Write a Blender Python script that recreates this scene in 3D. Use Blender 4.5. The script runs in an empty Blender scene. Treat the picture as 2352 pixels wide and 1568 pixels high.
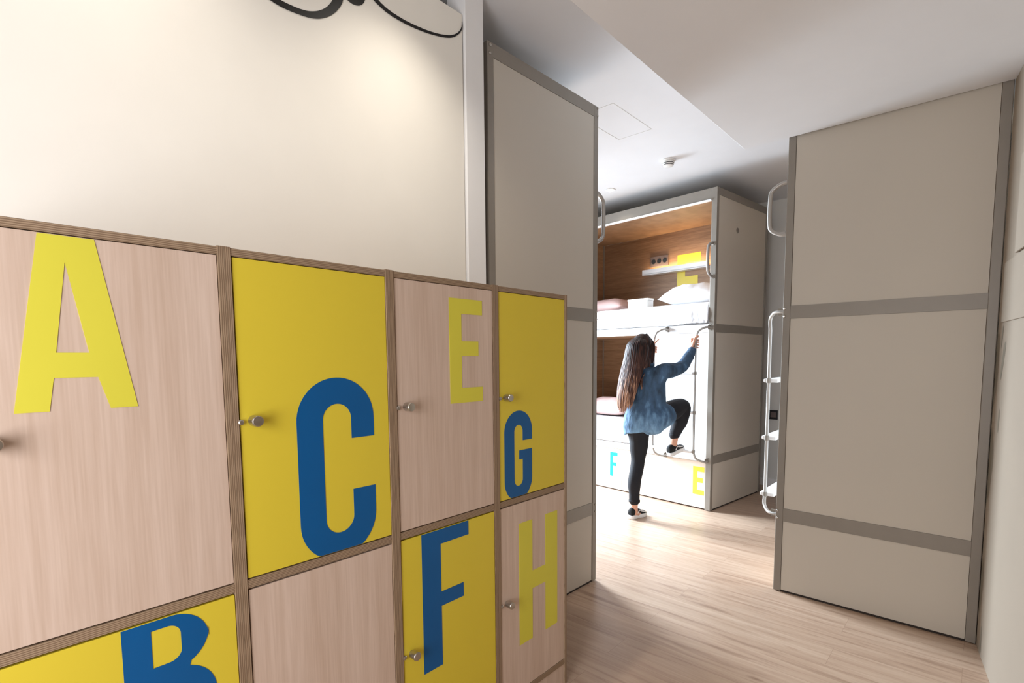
import bpy, bmesh, math, random
from mathutils import Vector, Matrix, noise
random.seed(7)
C = bpy.context.scene.collection
S = bpy.context.scene
R = math.radians
PI = math.pi

# ------------------------------------------------------------------ camera
F_PX, CX, CY = 1201.66, 1191.46, 922.34
YAW, PITCH, ROLL = R(41.5555), R(4.841), R(-0.381)
cam_d = bpy.data.cameras.new('camera'); cam = bpy.data.objects.new('camera', cam_d); C.objects.link(cam)
cam_d.sensor_fit = 'HORIZONTAL'; cam_d.sensor_width = 36.0
cam_d.lens = 36.0 * F_PX / 2352.0
cam_d.shift_x = (1176 - CX) / 2352.0
cam_d.shift_y = (CY - 784) / 2352.0
cam_d.clip_start = 0.02
fw = Vector((math.cos(YAW)*math.cos(PITCH), math.sin(YAW)*math.cos(PITCH), -math.sin(PITCH)))
rt = Vector((math.sin(YAW), -math.cos(YAW), 0)); up = rt.cross(fw)
rt2 = math.cos(ROLL)*rt + math.sin(ROLL)*up; up2 = math.cos(ROLL)*up - math.sin(ROLL)*rt
m = Matrix.Identity(4)
for i in range(3):
    m[i][0] = rt2[i]; m[i][1] = up2[i]; m[i][2] = -fw[i]
m[0][3], m[1][3], m[2][3] = 0, 0, 1.35
cam.matrix_world = m
S.camera = cam

# ------------------------------------------------------------------ exposure, sky, large lights
S.view_settings.view_transform = 'Standard'
try: S.view_settings.look = 'None'
except Exception: pass
S.view_settings.exposure = 0.0
S.view_settings.gamma = 1.0
S.view_settings.use_curve_mapping = False
w = bpy.data.worlds.new('sky'); S.world = w; w.use_nodes = True
w.node_tree.nodes['Background'].inputs[0].default_value = (.75, .87, 1, 1)
w.node_tree.nodes['Background'].inputs[1].default_value = 1.5

def area(name, loc, direction, sx, sy, e, col, spread=180):
    d = bpy.data.lights.new(name, 'AREA'); d.shape = 'RECTANGLE'; d.size = sx; d.size_y = sy
    d.energy = e; d.color = col; d.spread = R(spread)
    o = bpy.data.objects.new(name, d); C.objects.link(o); o.location = loc
    o.rotation_euler = Vector(direction).to_track_quat('-Z', 'Y').to_euler()
    return o
def spot(name, loc, e, col, ang=100, blend=.6, rad=.03):
    d = bpy.data.lights.new(name, 'SPOT'); d.energy = e; d.color = col; d.spot_size = R(ang); d.spot_blend = blend
    d.shadow_soft_size = rad
    o = bpy.data.objects.new(name, d); C.objects.link(o); o.location = loc
    return o
CEIL = 2.90; SOFF = 2.514
area('window_daylight', (3.90, 4.80, 1.60), (0, -1, -.60), 1.05, 2.0, 320, (.72, .86, 1), 125)
area('rear_fill', (-1.17, .40, 1.30), (1, .75, -.12), 1.0, 1.5, 42, (.96, .96, 1))  # added fill from behind the camera, its window made up

# ------------------------------------------------------------------ materials
def nt(name):
    mt = bpy.data.materials.new(name); mt.use_nodes = True
    n = mt.node_tree.nodes; l = mt.node_tree.links
    return mt, n, l, n['Principled BSDF']
def srgb(r, g, b):
    f = lambda c: (c/255/12.92 if c/255 <= .04045 else ((c/255+.055)/1.055)**2.4)
    return (f(r), f(g), f(b), 1)
def plain(name, col, rough=.6, metal=0, var=.03, vscale=6, spec=.4, bump=0, bscale=300):
    mt, n, l, b = nt(name)
    tc = n.new('ShaderNodeTexCoord'); no = n.new('ShaderNodeTexNoise'); no.inputs['Scale'].default_value = vscale
    l.new(tc.outputs['Object'], no.inputs['Vector'])
    rmp = n.new('ShaderNodeValToRGB')
    c = srgb(*col)
    rmp.color_ramp.elements[0].position = .3; rmp.color_ramp.elements[1].position = .7
    rmp.color_ramp.elements[0].color = tuple(x*(1-var) for x in c[:3]) + (1,)
    rmp.color_ramp.elements[1].color = tuple(min(1, x*(1+var)) for x in c[:3]) + (1,)
    l.new(no.outputs['Fac'], rmp.inputs['Fac']); l.new(rmp.outputs['Color'], b.inputs['Base Color'])
    b.inputs['Roughness'].default_value = rough; b.inputs['Metallic'].default_value = metal
    b.inputs['Specular IOR Level'].default_value = spec
    if bump:
        n2 = n.new('ShaderNodeTexNoise'); n2.inputs['Scale'].default_value = bscale
        l.new(tc.outputs['Object'], n2.inputs['Vector'])
        bp = n.new('ShaderNodeBump'); bp.inputs['Strength'].default_value = bump; bp.inputs['Distance'].default_value = .002
        l.new(n2.outputs['Fac'], bp.inputs['Height']); l.new(bp.outputs['Normal'], b.inputs['Normal'])
    return mt
def wood(name, c1, c2, stretch=(1, 1, .04), scale=30, rough=.5, mottle=3, contrast=(.3, .7), fine=True):
    mt, n, l, b = nt(name)
    tc = n.new('ShaderNodeTexCoord'); mp = n.new('ShaderNodeMapping'); mp.inputs['Scale'].default_value = stretch
    l.new(tc.outputs['Object'], mp.inputs['Vector'])
    a = n.new('ShaderNodeTexNoise'); a.inputs['Scale'].default_value = scale; a.inputs['Detail'].default_value = 5; a.inputs['Distortion'].default_value = .6
    f = n.new('ShaderNodeTexNoise'); f.inputs['Scale'].default_value = scale*9; f.inputs['Detail'].default_value = 2
    g = n.new('ShaderNodeTexNoise'); g.inputs['Scale'].default_value = mottle
    l.new(mp.outputs[0], a.inputs['Vector']); l.new(mp.outputs[0], f.inputs['Vector']); l.new(mp.outputs[0], g.inputs['Vector'])
    m1 = n.new('ShaderNodeMath'); m1.operation = 'MULTIPLY'; m1.inputs[1].default_value = .45
    m2 = n.new('ShaderNodeMath'); m2.operation = 'MULTIPLY'; m2.inputs[1].default_value = .30
    m3 = n.new('ShaderNodeMath'); m3.operation = 'MULTIPLY'; m3.inputs[1].default_value = .25
    l.new(a.outputs['Fac'], m1.inputs[0]); l.new(f.outputs['Fac'], m2.inputs[0]); l.new(g.outputs['Fac'], m3.inputs[0])
    s1 = n.new('ShaderNodeMath'); s1.operation = 'ADD'; s2 = n.new('ShaderNodeMath'); s2.operation = 'ADD'
    l.new(m1.outputs[0], s1.inputs[0]); l.new(m2.outputs[0], s1.inputs[1]); l.new(s1.outputs[0], s2.inputs[0]); l.new(m3.outputs[0], s2.inputs[1])
    rmp = n.new('ShaderNodeValToRGB')
    rmp.color_ramp.elements[0].position = contrast[0]; rmp.color_ramp.elements[1].position = contrast[1]
    rmp.color_ramp.elements[0].color = srgb(*c1); rmp.color_ramp.elements[1].color = srgb(*c2)
    l.new(s2.outputs[0], rmp.inputs['Fac']); l.new(rmp.outputs['Color'], b.inputs['Base Color'])
    b.inputs['Roughness'].default_value = rough; b.inputs['Specular IOR Level'].default_value = .35
    return mt
def plybands(name, axis, c1, c2, period):
    """laminated board edge: thin stripes across one axis plus grain"""
    mt, n, l, b = nt(name)
    tc = n.new('ShaderNodeTexCoord'); sp = n.new('ShaderNodeSeparateXYZ'); l.new(tc.outputs['Object'], sp.inputs[0])
    no = n.new('ShaderNodeTexNoise'); no.inputs['Scale'].default_value = 30
    l.new(tc.outputs['Object'], no.inputs['Vector'])
    k = n.new('ShaderNodeMath'); k.operation = 'MULTIPLY'; k.inputs[1].default_value = 2*PI/period
    l.new(sp.outputs[axis], k.inputs[0])
    k2 = n.new('ShaderNodeMath'); k2.operation = 'MULTIPLY_ADD'; k2.inputs[1].default_value = 5
    l.new(no.outputs['Fac'], k2.inputs[0]); l.new(k.outputs[0], k2.inputs[2])
    si = n.new('ShaderNodeMath'); si.operation = 'SINE'; l.new(k2.outputs[0], si.inputs[0])
    mr = n.new('ShaderNodeMapRange'); mr.inputs['From Min'].default_value = -1; l.new(si.outputs[0], mr.inputs['Value'])
    rmp = n.new('ShaderNodeValToRGB'); rmp.color_ramp.elements[0].color = srgb(*c1); rmp.color_ramp.elements[1].color = srgb(*c2)
    l.new(mr.outputs[0], rmp.inputs['Fac']); l.new(rmp.outputs['Color'], b.inputs['Base Color'])
    b.inputs['Roughness'].default_value = .6
    return mt
def floor_mat():
    mt, n, l, b = nt('oak_vinyl_planks')
    tc = n.new('ShaderNodeTexCoord')
    rot = n.new('ShaderNodeMapping'); rot.inputs['Rotation'].default_value = (0, 0, R(90))
    l.new(tc.outputs['Object'], rot.inputs['Vector'])
    br = n.new('ShaderNodeTexBrick'); br.offset = .37; br.inputs['Scale'].default_value = 1
    br.inputs['Brick Width'].default_value = 1.22; br.inputs['Row Height'].default_value = .18
    br.inputs['Mortar Size'].default_value = .0006; br.inputs['Color1'].default_value = (0, 0, 0, 1)
    br.inputs['Color2'].default_value = (1, 1, 1, 1); br.inputs['Mortar'].default_value = (.35, .35, .35, 1); br.inputs['Bias'].default_value = 0
    l.new(rot.outputs[0], br.inputs['Vector'])
    st = n.new('ShaderNodeMapping'); st.inputs['Scale'].default_value = (1.3, 19, 1)
    l.new(rot.outputs[0], st.inputs['Vector'])
    # shift grain per plank
    sh = n.new('ShaderNodeVectorMath'); sh.operation = 'MULTIPLY_ADD'; sh.inputs[1].default_value = (7, 3, 0)
    l.new(br.outputs['Color'], sh.inputs[0]); l.new(st.outputs[0], sh.inputs[2])
    a = n.new('ShaderNodeTexNoise'); a.inputs['Scale'].default_value = 1.6; a.inputs['Detail'].default_value = 8; a.inputs['Roughness'].default_value = .62; a.inputs['Distortion'].default_value = .5
    l.new(sh.outputs[0], a.inputs['Vector'])
    # knots
    km = n.new('ShaderNodeMapping'); km.inputs['Scale'].default_value = (1, 3.2, 1); l.new(rot.outputs[0], km.inputs['Vector'])
    vo = n.new('ShaderNodeTexVoronoi'); vo.inputs['Scale'].default_value = 2.1; l.new(km.outputs[0], vo.inputs['Vector'])
    kr = n.new('ShaderNodeMapRange'); kr.inputs['From Min'].default_value = 0; kr.inputs['From Max'].default_value = .1
    kr.inputs['To Min'].default_value = .30; kr.inputs['To Max'].default_value = 0; l.new(vo.outputs['Distance'], kr.inputs['Value'])
    mix = n.new('ShaderNodeMath'); mix.operation = 'MULTIPLY_ADD'; mix.inputs[1].default_value = .10
    l.new(br.outputs['Color'], mix.inputs[0]); l.new(a.outputs['Fac'], mix.inputs[2])
    sub = n.new('ShaderNodeMath'); sub.operation = 'SUBTRACT'; l.new(mix.outputs[0], sub.inputs[0]); l.new(kr.outputs[0], sub.inputs[1])
    rmp = n.new('ShaderNodeValToRGB'); e = rmp.color_ramp.elements
    e[0].position = .28; e[0].color = srgb(144, 115, 95); e[1].position = .80; e[1].color = srgb(198, 173, 151)
    x = e.new(.5); x.color = srgb(179, 151, 129)
    l.new(sub.outputs[0], rmp.inputs['Fac'])
    mm = n.new('ShaderNodeMix'); mm.data_type = 'RGBA'; mm.inputs['B'].default_value = srgb(150, 122, 102)
    l.new(br.outputs['Fac'], mm.inputs['Factor']); l.new(rmp.outputs['Color'], mm.inputs['A']); l.new(mm.outputs['Result'], b.inputs['Base Color'])
    b.inputs['Roughness'].default_value = .34; b.inputs['Specular IOR Level'].default_value = .55
    return mt
def emit(name, col, s):
    mt, n, l, b = nt(name)
    b.inputs['Base Color'].default_value = (.8, .8, .8, 1)
    b.inputs['Emission Color'].default_value = (*col, 1); b.inputs['Emission Strength'].default_value = s
    return mt
M = dict(
    wall=plain('cream_wall_paint', (238, 233, 223), .75, bump=.05, var=.01),
    wallgrey=plain('pale_wall_paint', (222, 220, 214), .8, var=.01),
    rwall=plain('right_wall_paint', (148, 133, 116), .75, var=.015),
    ceil=plain('ceiling_paint', (228, 227, 228), .85, var=.01),
    white=plain('white_gloss_trim', (238, 236, 234), .45, var=.01),
    panel=plain('cream_laminate', (196, 187, 174), .5, var=.012, vscale=2, spec=.2),
    alu=plain('satin_aluminium', (140, 132, 122), .45, metal=.12, var=.03, vscale=12),
    pipe=plain('brushed_tube', (172, 167, 161), .4, metal=.5, var=.03),
    steel=plain('brushed_steel', (190, 184, 176), .3, metal=.95, var=.08, vscale=60),
    dark=plain('dark_gap', (48, 40, 36), .8),
    oakdoor=wood('pale_oak_laminate', (198, 171, 150), (224, 201, 184), (1, 1, .03), 26, contrast=(.34, .68)),
    yellow=plain('yellow_laminate', (226, 202, 60), .4, var=.012, vscale=2),
    lyellow=plain('yellow_letter_vinyl', (222, 212, 70), .45, var=.012),
    blue=plain('blue_letter_vinyl', (0, 88, 148), .4, var=.03),
    cyan=plain('cyan_letter_vinyl', (0, 158, 205), .5, var=.02),
    plyv=plybands('ply_edge_upright', 0, (122, 97, 74), (168, 143, 116), .0038),
    plyh=plybands('ply_edge_level', 2, (122, 97, 74), (168, 143, 116), .0038),
    inwood=wood('brown_oak_lining', (116, 86, 62), (184, 146, 112), (.05, .05, 1), 20, contrast=(.3, .7)),
    drawer=wood('pale_drawer_oak', (214, 196, 180), (236, 222, 208), (.05, .05, 1), 18),
    bed=plain('white_bed_linen', (240, 240, 242), .85, bump=.3, bscale=25, var=.01),
    mauve=plain('mauve_pillowcase', (186, 154, 147), .85, bump=.2, bscale=25),  # mauve darkened: the niche shade is partly put into the colour
    black=plain('black_vinyl', (22, 20, 20), .5),
    socket=plain('black_socket_plastic', (26, 26, 28), .4),
    outlet=plain('grey_outlet_plastic', (110, 96, 92), .35),
    taupe=plain('taupe_decal_vinyl', (120, 110, 94), .6),
    plastic=plain('white_plastic', (232, 230, 226), .4),
    skin=plain('skin', (214, 160, 134), .55, var=.05, vscale=15),
    pants=plain('black_stretch_denim', (24, 23, 28), .8, var=.15, vscale=8),
    shoe=plain('black_canvas', (18, 18, 19), .75, var=.1),
    sole=plain('white_rubber_sole', (226, 222, 220), .6),
    eye=plain('eye_white', (235, 232, 228), .3),
    iris=plain('dark_iris', (46, 30, 22), .3),
    lip=plain('lips', (178, 96, 88), .5),
    glow=emit('lamp_diffuser', (1, .93, .82), 12),
    led=emit('led_strip', (1, .72, .42), 12),
    floor=floor_mat(),
)
def denim():
    mt, n, l, b = nt('blue_denim')
    tc = n.new('ShaderNodeTexCoord'); sp = n.new('ShaderNodeSeparateXYZ'); l.new(tc.outputs['Object'], sp.inputs[0])
    no = n.new('ShaderNodeTexNoise'); no.inputs['Scale'].default_value = 9; no.inputs['Detail'].default_value = 6
    mp = n.new('ShaderNodeMapping'); mp.inputs['Scale'].default_value = (2.2, 2.2, .9); l.new(tc.outputs['Object'], mp.inputs['Vector']); l.new(mp.outputs[0], no.inputs['Vector'])
    zz = n.new('ShaderNodeMapRange'); zz.inputs['From Min'].default_value = 1.05; zz.inputs['From Max'].default_value = .66  # paler towards the hem: the highlight there is put into the colour
    zz.inputs['To Min'].default_value = 0; zz.inputs['To Max'].default_value = .42; l.new(sp.outputs[2], zz.inputs['Value'])
    ad = n.new('ShaderNodeMath'); l.new(no.outputs['Fac'], ad.inputs[0]); l.new(zz.outputs[0], ad.inputs[1])
    rmp = n.new('ShaderNodeValToRGB'); e = rmp.color_ramp.elements
    e[0].position = .3; e[0].color = srgb(34, 50, 66); e[1].position = 1.0; e[1].color = srgb(122, 160, 192)
    x = e.new(.64); x.color = srgb(60, 86, 112)
    l.new(ad.outputs[0], rmp.inputs['Fac']); l.new(rmp.outputs['Color'], b.inputs['Base Color'])
    b.inputs['Roughness'].default_value = .85
    n2 = n.new('ShaderNodeTexNoise'); n2.inputs['Scale'].default_value = 10; n2.inputs['Distortion'].default_value = .8
    l.new(mp.outputs[0], n2.inputs['Vector'])
    bp = n.new('ShaderNodeBump'); bp.inputs['Strength'].default_value = .6; bp.inputs['Distance'].default_value = .02
    l.new(n2.outputs['Fac'], bp.inputs['Height']); l.new(bp.outputs['Normal'], b.inputs['Normal'])
    return mt
def hairmat():
    mt, n, l, b = nt('long_brown_hair')
    tc = n.new('ShaderNodeTexCoord'); sp = n.new('ShaderNodeSeparateXYZ'); l.new(tc.outputs['Object'], sp.inputs[0])
    mp = n.new('ShaderNodeMapping'); mp.inputs['Scale'].default_value = (1, 1, .06); l.new(tc.outputs['Object'], mp.inputs['Vector'])
    no = n.new('ShaderNodeTexNoise'); no.inputs['Scale'].default_value = 70; no.inputs['Detail'].default_value = 3; l.new(mp.outputs[0], no.inputs['Vector'])
    zz = n.new('ShaderNodeMapRange'); zz.inputs['From Min'].default_value = 1.45; zz.inputs['From Max'].default_value = .95
    zz.inputs['To Min'].default_value = -.22; zz.inputs['To Max'].default_value = .25; l.new(sp.outputs[2], zz.inputs['Value'])
    ad = n.new('ShaderNodeMath'); l.new(no.outputs['Fac'], ad.inputs[0]); l.new(zz.outputs[0], ad.inputs[1])
    rmp = n.new('ShaderNodeValToRGB'); e = rmp.color_ramp.elements
    e[0].position = .25; e[0].color = srgb(30, 19, 17); e[1].position = .78; e[1].color = srgb(184, 140, 112)
    x = e.new(.55); x.color = srgb(84, 54, 44)
    l.new(ad.outputs[0], rmp.inputs['Fac']); l.new(rmp.outputs['Color'], b.inputs['Base Color'])
    b.inputs['Roughness'].default_value = .55; b.inputs['Specular IOR Level'].default_value = .25
    return mt
M['denim'] = denim(); M['hair'] = hairmat()

# ------------------------------------------------------------------ mesh helpers
def obj(name, bm, mat, parent=None, smooth=False, bevel=0, subsurf=0):
    me = bpy.data.meshes.new(name)
    bmesh.ops.recalc_face_normals(bm, faces=bm.faces); bm.to_mesh(me); bm.free()
    me.materials.append(mat)
    if smooth:
        for p in me.polygons: p.use_smooth = True
    o = bpy.data.objects.new(name, me); C.objects.link(o)
    if parent: o.parent = parent
    if bevel:
        b = o.modifiers.new('bevel', 'BEVEL'); b.width = bevel; b.segments = 2; b.limit_method = 'ANGLE'
    if subsurf:
        s = o.modifiers.new('sub', 'SUBSURF'); s.levels = subsurf; s.render_levels = subsurf
    return o
def thing(name, label, cat, loc=(0, 0, 0), rz=0, group=None):
    o = bpy.data.objects.new(name, None); C.objects.link(o); o.location = loc; o.rotation_euler = (0, 0, rz)
    o.empty_display_size = .1
    o['label'] = label; o['category'] = cat
    if group: o['group'] = group
    return o
def tag(o, label, cat, group=None):
    o['label'] = label; o['category'] = cat
    if group: o['group'] = group
    return o
def struct(o): o['kind'] = 'structure'; return o
def box(bm, x0, x1, y0, y1, z0, z1):
    x0, x1 = sorted((x0, x1)); y0, y1 = sorted((y0, y1)); z0, z1 = sorted((z0, z1))
    v = [bm.verts.new(p) for p in ((x0,y0,z0),(x1,y0,z0),(x1,y1,z0),(x0,y1,z0),(x0,y0,z1),(x1,y0,z1),(x1,y1,z1),(x0,y1,z1))]
    for f in ((0,3,2,1),(4,5,6,7),(0,1,5,4),(1,2,6,5),(2,3,7,6),(3,0,4,7)): bm.faces.new([v[i] for i in f])
    return bm
def nb(): return bmesh.new()
def bx(*a): return box(nb(), *a)
def catmull(pts, n=8):
    P_ = [Vector(p) for p in pts]; out = []
    for i in range(len(P_)-1):
        p0 = P_[max(i-1, 0)]; p1 = P_[i]; p2 = P_[i+1]; p3 = P_[min(i+2, len(P_)-1)]
        for k in range(n):
            t = k/n
            out.append(.5*((2*p1)+(-p0+p2)*t+(2*p0-5*p1+4*p2-p3)*t*t+(-p0+3*p1-3*p2+p3)*t**3))
    out.append(P_[-1]); return out
def tube(bm, pts, rad, seg=12, caps=True, flat=1.0):
    """sweep along points, rad number or list"""
    pts = [Vector(p) for p in pts]; n = len(pts)
    rads = rad if isinstance(rad, (list, tuple)) else [rad]*n
    t0 = (pts[1]-pts[0]).normalized()
    ref = Vector((0, 0, 1)) if abs(t0.z) < .9 else Vector((1, 0, 0))
    u = t0.cross(ref).normalized(); rings = []
    for i, p in enumerate(pts):
        t = (pts[min(i+1, n-1)]-pts[max(i-1, 0)]).normalized()
        u = (u - t*u.dot(t)).normalized(); v = t.cross(u)
        rings.append([bm.verts.new(p + u*math.cos(2*PI*k/seg)*rads[i] + v*math.sin(2*PI*k/seg)*rads[i]*flat) for k in range(seg)])
    for a, b in zip(rings, rings[1:]):
        for k in range(seg): bm.faces.new((a[k], a[(k+1) % seg], b[(k+1) % seg], b[k]))
    if caps:
        bm.faces.new(rings[0][::-1]); bm.faces.new(rings[-1])
    return bm
def loft(bm, secs, seg=20):
    """secs: (center, axisA vec, axisB vec) closed elliptical sections with domed caps"""
    rings = []
    for c, a, b in secs:
        c = Vector(c); a = Vector(a); b = Vector(b)
        rings.append([bm.verts.new(c + a*math.cos(2*PI*k/seg) + b*math.sin(2*PI*k/seg)) for k in range(seg)])
    for r0, r1 in zip(rings, rings[1:]):
        for k in range(seg): bm.faces.new((r0[k], r0[(k+1) % seg], r1[(k+1) % seg], r1[k]))
    bm.faces.new(rings[0][::-1]); bm.faces.new(rings[-1])
    return bm
def lathe(bm, prof, seg=24, mat=None):
    """prof: (r, h) along +Z of mat"""
    mat = mat or Matrix.Identity(4); rings = []
    for r, h in prof:
        rings.append([bm.verts.new(mat @ Vector((r*math.cos(2*PI*k/seg), r*math.sin(2*PI*k/seg), h))) for k in range(seg)])
    for a, b in zip(rings, rings[1:]):
        for k in range(seg): bm.faces.new((a[k], a[(k+1) % seg], b[(k+1) % seg], b[k]))
    bm.faces.new(rings[0][::-1]); bm.faces.new(rings[-1])
    return bm
def ball(bm, c, r, seg=14, rings=10):
    m_ = Matrix.Translation(Vector(c))
    if not isinstance(r, (int, float)):
        m_ = m_ @ Matrix.Diagonal((r[0], r[1], r[2], 1)); r = 1
    bmesh.ops.create_uvsphere(bm, u_segments=seg, v_segments=rings, radius=r, matrix=m_); return bm
def face_mat(origin, xdir, zdir):
    """matrix whose local Z is zdir, X is xdir"""
    z = Vector(zdir).normalized(); x = Vector(xdir).normalized(); y = z.cross(x)
    m_ = Matrix.Identity(4)
    for i in range(3): m_[i][0] = x[i]; m_[i][1] = y[i]; m_[i][2] = z[i]; m_[i][3] = origin[i]
    return m_
def evaluated(o):
    """apply modifiers of o without operators"""
    dg = bpy.context.evaluated_depsgraph_get(); dg.update()
    me = bpy.data.meshes.new_from_object(o.evaluated_get(dg))
    o.modifiers.clear(); old = o.data; o.data = me
    bpy.data.meshes.remove(old); return o
def flat_shape(loops, thick=.0008):
    """outline loops (outer first, then holes) in (x, z) -> bmesh plate lying in the XZ plane, front at y=-thick"""
    cu = bpy.data.curves.new('outline', 'CURVE'); cu.dimensions = '2D'; cu.fill_mode = 'BOTH'; cu.extrude = thick/2
    for lp in loops:
        s = cu.splines.new('POLY'); s.points.add(len(lp)-1)
        for p, (x, z) in zip(s.points, lp): p.co = (x, z, 0, 1)
        s.use_cyclic_u = True
    o = bpy.data.objects.new('outline', cu); C.objects.link(o)
    dg = bpy.context.evaluated_depsgraph_get(); dg.update()
    me = bpy.data.meshes.new_from_object(o.evaluated_get(dg))
    bm = nb(); bm.from_mesh(me); bpy.data.meshes.remove(me); bpy.data.objects.remove(o); bpy.data.curves.remove(cu)
    bmesh.ops.transform(bm, matrix=Matrix(((1,0,0,0),(0,0,-1,-thick/2),(0,1,0,0),(0,0,0,1))), verts=bm.verts)
    return bm

# ------------------------------------------------------------------ the room
struct(obj('floor', bx(-1.5, 6, -1.2, 4.9, -.08, 0), M['floor']))
struct(obj('ceiling', bx(-1.5, 6, -1.2, 4.9, CEIL, CEIL+.1), M['ceil']))
struct(obj('soffit', bx(-1.2, 3.152, -.9, 1.075, SOFF, CEIL-.001), M['ceil'], bevel=.004)).name = 'trim_2'
# cream partition wall (a lower room box) with its edge post
struct(obj('wall_left', bx(-1.2, 1.578, 1.70, 1.80, 0, 2.775), M['wall'], bevel=.002))
struct(obj('trim_1', bx(1.584, 1.690, 1.688, 1.80, 0, CEIL-.001), M['white'], bevel=.002))
# window wall beyond the bunks: opening x 3.05..4.35, z .35..2.55
wf = nb()
box(wf, -1.3, 3.38, 4.6, 4.7, 0, CEIL); box(wf, 4.43, 5.8, 4.6, 4.7, 0, CEIL)
box(wf, 3.38, 4.43, 4.6, 4.7, 0, .35); box(wf, 3.38, 4.43, 4.6, 4.7, 2.6, CEIL)
struct(obj('wall_far', wf, M['wallgrey']))
wn = nb()
for a in ((3.38, 3.42, .35, 2.6), (4.39, 4.43, .35, 2.6), (3.885, 3.925, .35, 2.6), (3.42, 4.39, .35, .40), (3.42, 4.39, 2.55, 2.6)):
    box(wn, a[0], a[1], 4.63, 4.68, a[2], a[3])
struct(obj('window_1', wn, M['white']))
struct(obj('wall_back', bx(5.75, 5.85, -.2, 4.7, 0, CEIL), M['wallgrey']))
wr = nb()
box(wr, -1.3, -1.2, -.9, -.15, 0, CEIL); box(wr, -1.3, -1.2, 1.05, 4.7, 0, CEIL)
box(wr, -1.3, -1.2, -.15, 1.05, 0, .60); box(wr, -1.3, -1.2, -.15, 1.05, 2.15, CEIL)
struct(obj('wall_rear', wr, M['wallgrey']))
wn = nb()
for a in ((-.15, -.10, .60, 2.15), (1.0, 1.05, .60, 2.15), (-.1, 1.0, .60, .65), (-.1, 1.0, 2.1, 2.15)): box(wn, -1.28, -1.24, a[0], a[1], a[2], a[3])
struct(obj('added_window', wn, M['white']))  # unseen window added to go with the rear fill light
# the right wall runs at a slight angle past the camera and ends at the right bunk
WA = R(7.6); W0 = Vector((3.157, -.042, 0)); wd = Vector((math.cos(WA), math.sin(WA), 0)); wnrm = Vector((-math.sin(WA), math.cos(WA), 0))
def wallpt(s, z, off=0): return W0 - wd*s + wnrm*off + Vector((0, 0, z))     # s metres back towards the camera
bm = nb()
q = [wallpt(0, 0), wallpt(4.45, 0), wallpt(4.45, 0, -.1), wallpt(0, 0, -.1)]
lo = [bm.verts.new(p) for p in q]; hi = [bm.verts.new(p + Vector((0, 0, SOFF-.001))) for p in q]
bm.faces.new(lo[::-1]); bm.faces.new(hi)
for i in range(4): bm.faces.new((lo[i], lo[(i+1) % 4], hi[(i+1) % 4], hi[i]))
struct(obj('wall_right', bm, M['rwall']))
struct(obj('wall_right_far', bx(3.165, 5.75, -.2, -.1, 0, CEIL), M['wallgrey']))
struct(obj('baseboard_back', bx(5.735, 5.749, -.1, 4.6, 0, .08), M['white']))
# ceiling access hatch outline
bm = nb()
hx0, hx1, hy0, hy1, hg = 2.90, 3.40, 1.78, 2.04, .0025
for a in ((hx0, hx1, hy0, hy0+hg), (hx0, hx1, hy1-hg, hy1), (hx0, hx0+hg, hy0, hy1), (hx1-hg, hx1, hy0, hy1)): box(bm, *a, CEIL-.0012, CEIL-.0002)
HATCH = struct(obj('trim_3', bm, M['wallgrey']))

# ------------------------------------------------------------------ letters
def arc(cx, cz, rx, rz, a0, a1, n=30):
    return [(cx + rx*math.cos(R(a0+(a1-a0)*i/n)), cz + rz*math.sin(R(a0+(a1-a0)*i/n))) for i in range(n+1)]
def round_letter(x0, x1, z0, z1, s, g0, g1, bar=None, zc=None):
    """C or G: outer rounded outline, opening on the right between g0 and g1"""
    ro = (x1-x0)/2; ri = (x1-x0)/2-s; xc = (x0+x1)/2
    o = [(x1, g1)] + arc(xc, z1-ro*1.0, ro, ro, 0, 180) + arc(xc, z0+ro, ro, ro, 180, 360)
    if bar: o += [(x1, bar[0]), (bar[1], bar[0]), (bar[1], bar[0]-bar[2]), (x1-s, bar[0]-bar[2])]
    else: o += [(x1, g0), (x1-s, g0)]
    o += arc(xc, z0+s+ri, ri, ri, 360, 180) + arc(xc, z1-s-ri, ri, ri, 180, 0) + [(x1-s, g1)]
    if zc is not None: o = [(x, max(z, zc)) for x, z in o]
    return [o]
def l_E(x0, x1, z0, z1, s, t, xm=None):
    xm = xm or x1 - (x1-x0)*.13; m0 = (z0+z1)/2 - t/2 + .008*(z1-z0)/.33
    return [[(x0,z0),(x1,z0),(x1,z0+t),(x0+s,z0+t),(x0+s,m0),(xm,m0),(xm,m0+t),(x0+s,m0+t),(x0+s,z1-t),(x1,z1-t),(x1,z1),(x0,z1)]]
def l_F(x0, x1, z0, z1, s, t, mz=None, xm=None):
    xm = xm or x1 - (x1-x0)*.13; m0 = mz or z0+(z1-z0)*.43
    return [[(x0,z0),(x0+s,z0),(x0+s,m0),(xm,m0),(xm,m0+t),(x0+s,m0+t),(x0+s,z1-t),(x1,z1-t),(x1,z1),(x0,z1)]]
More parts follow.
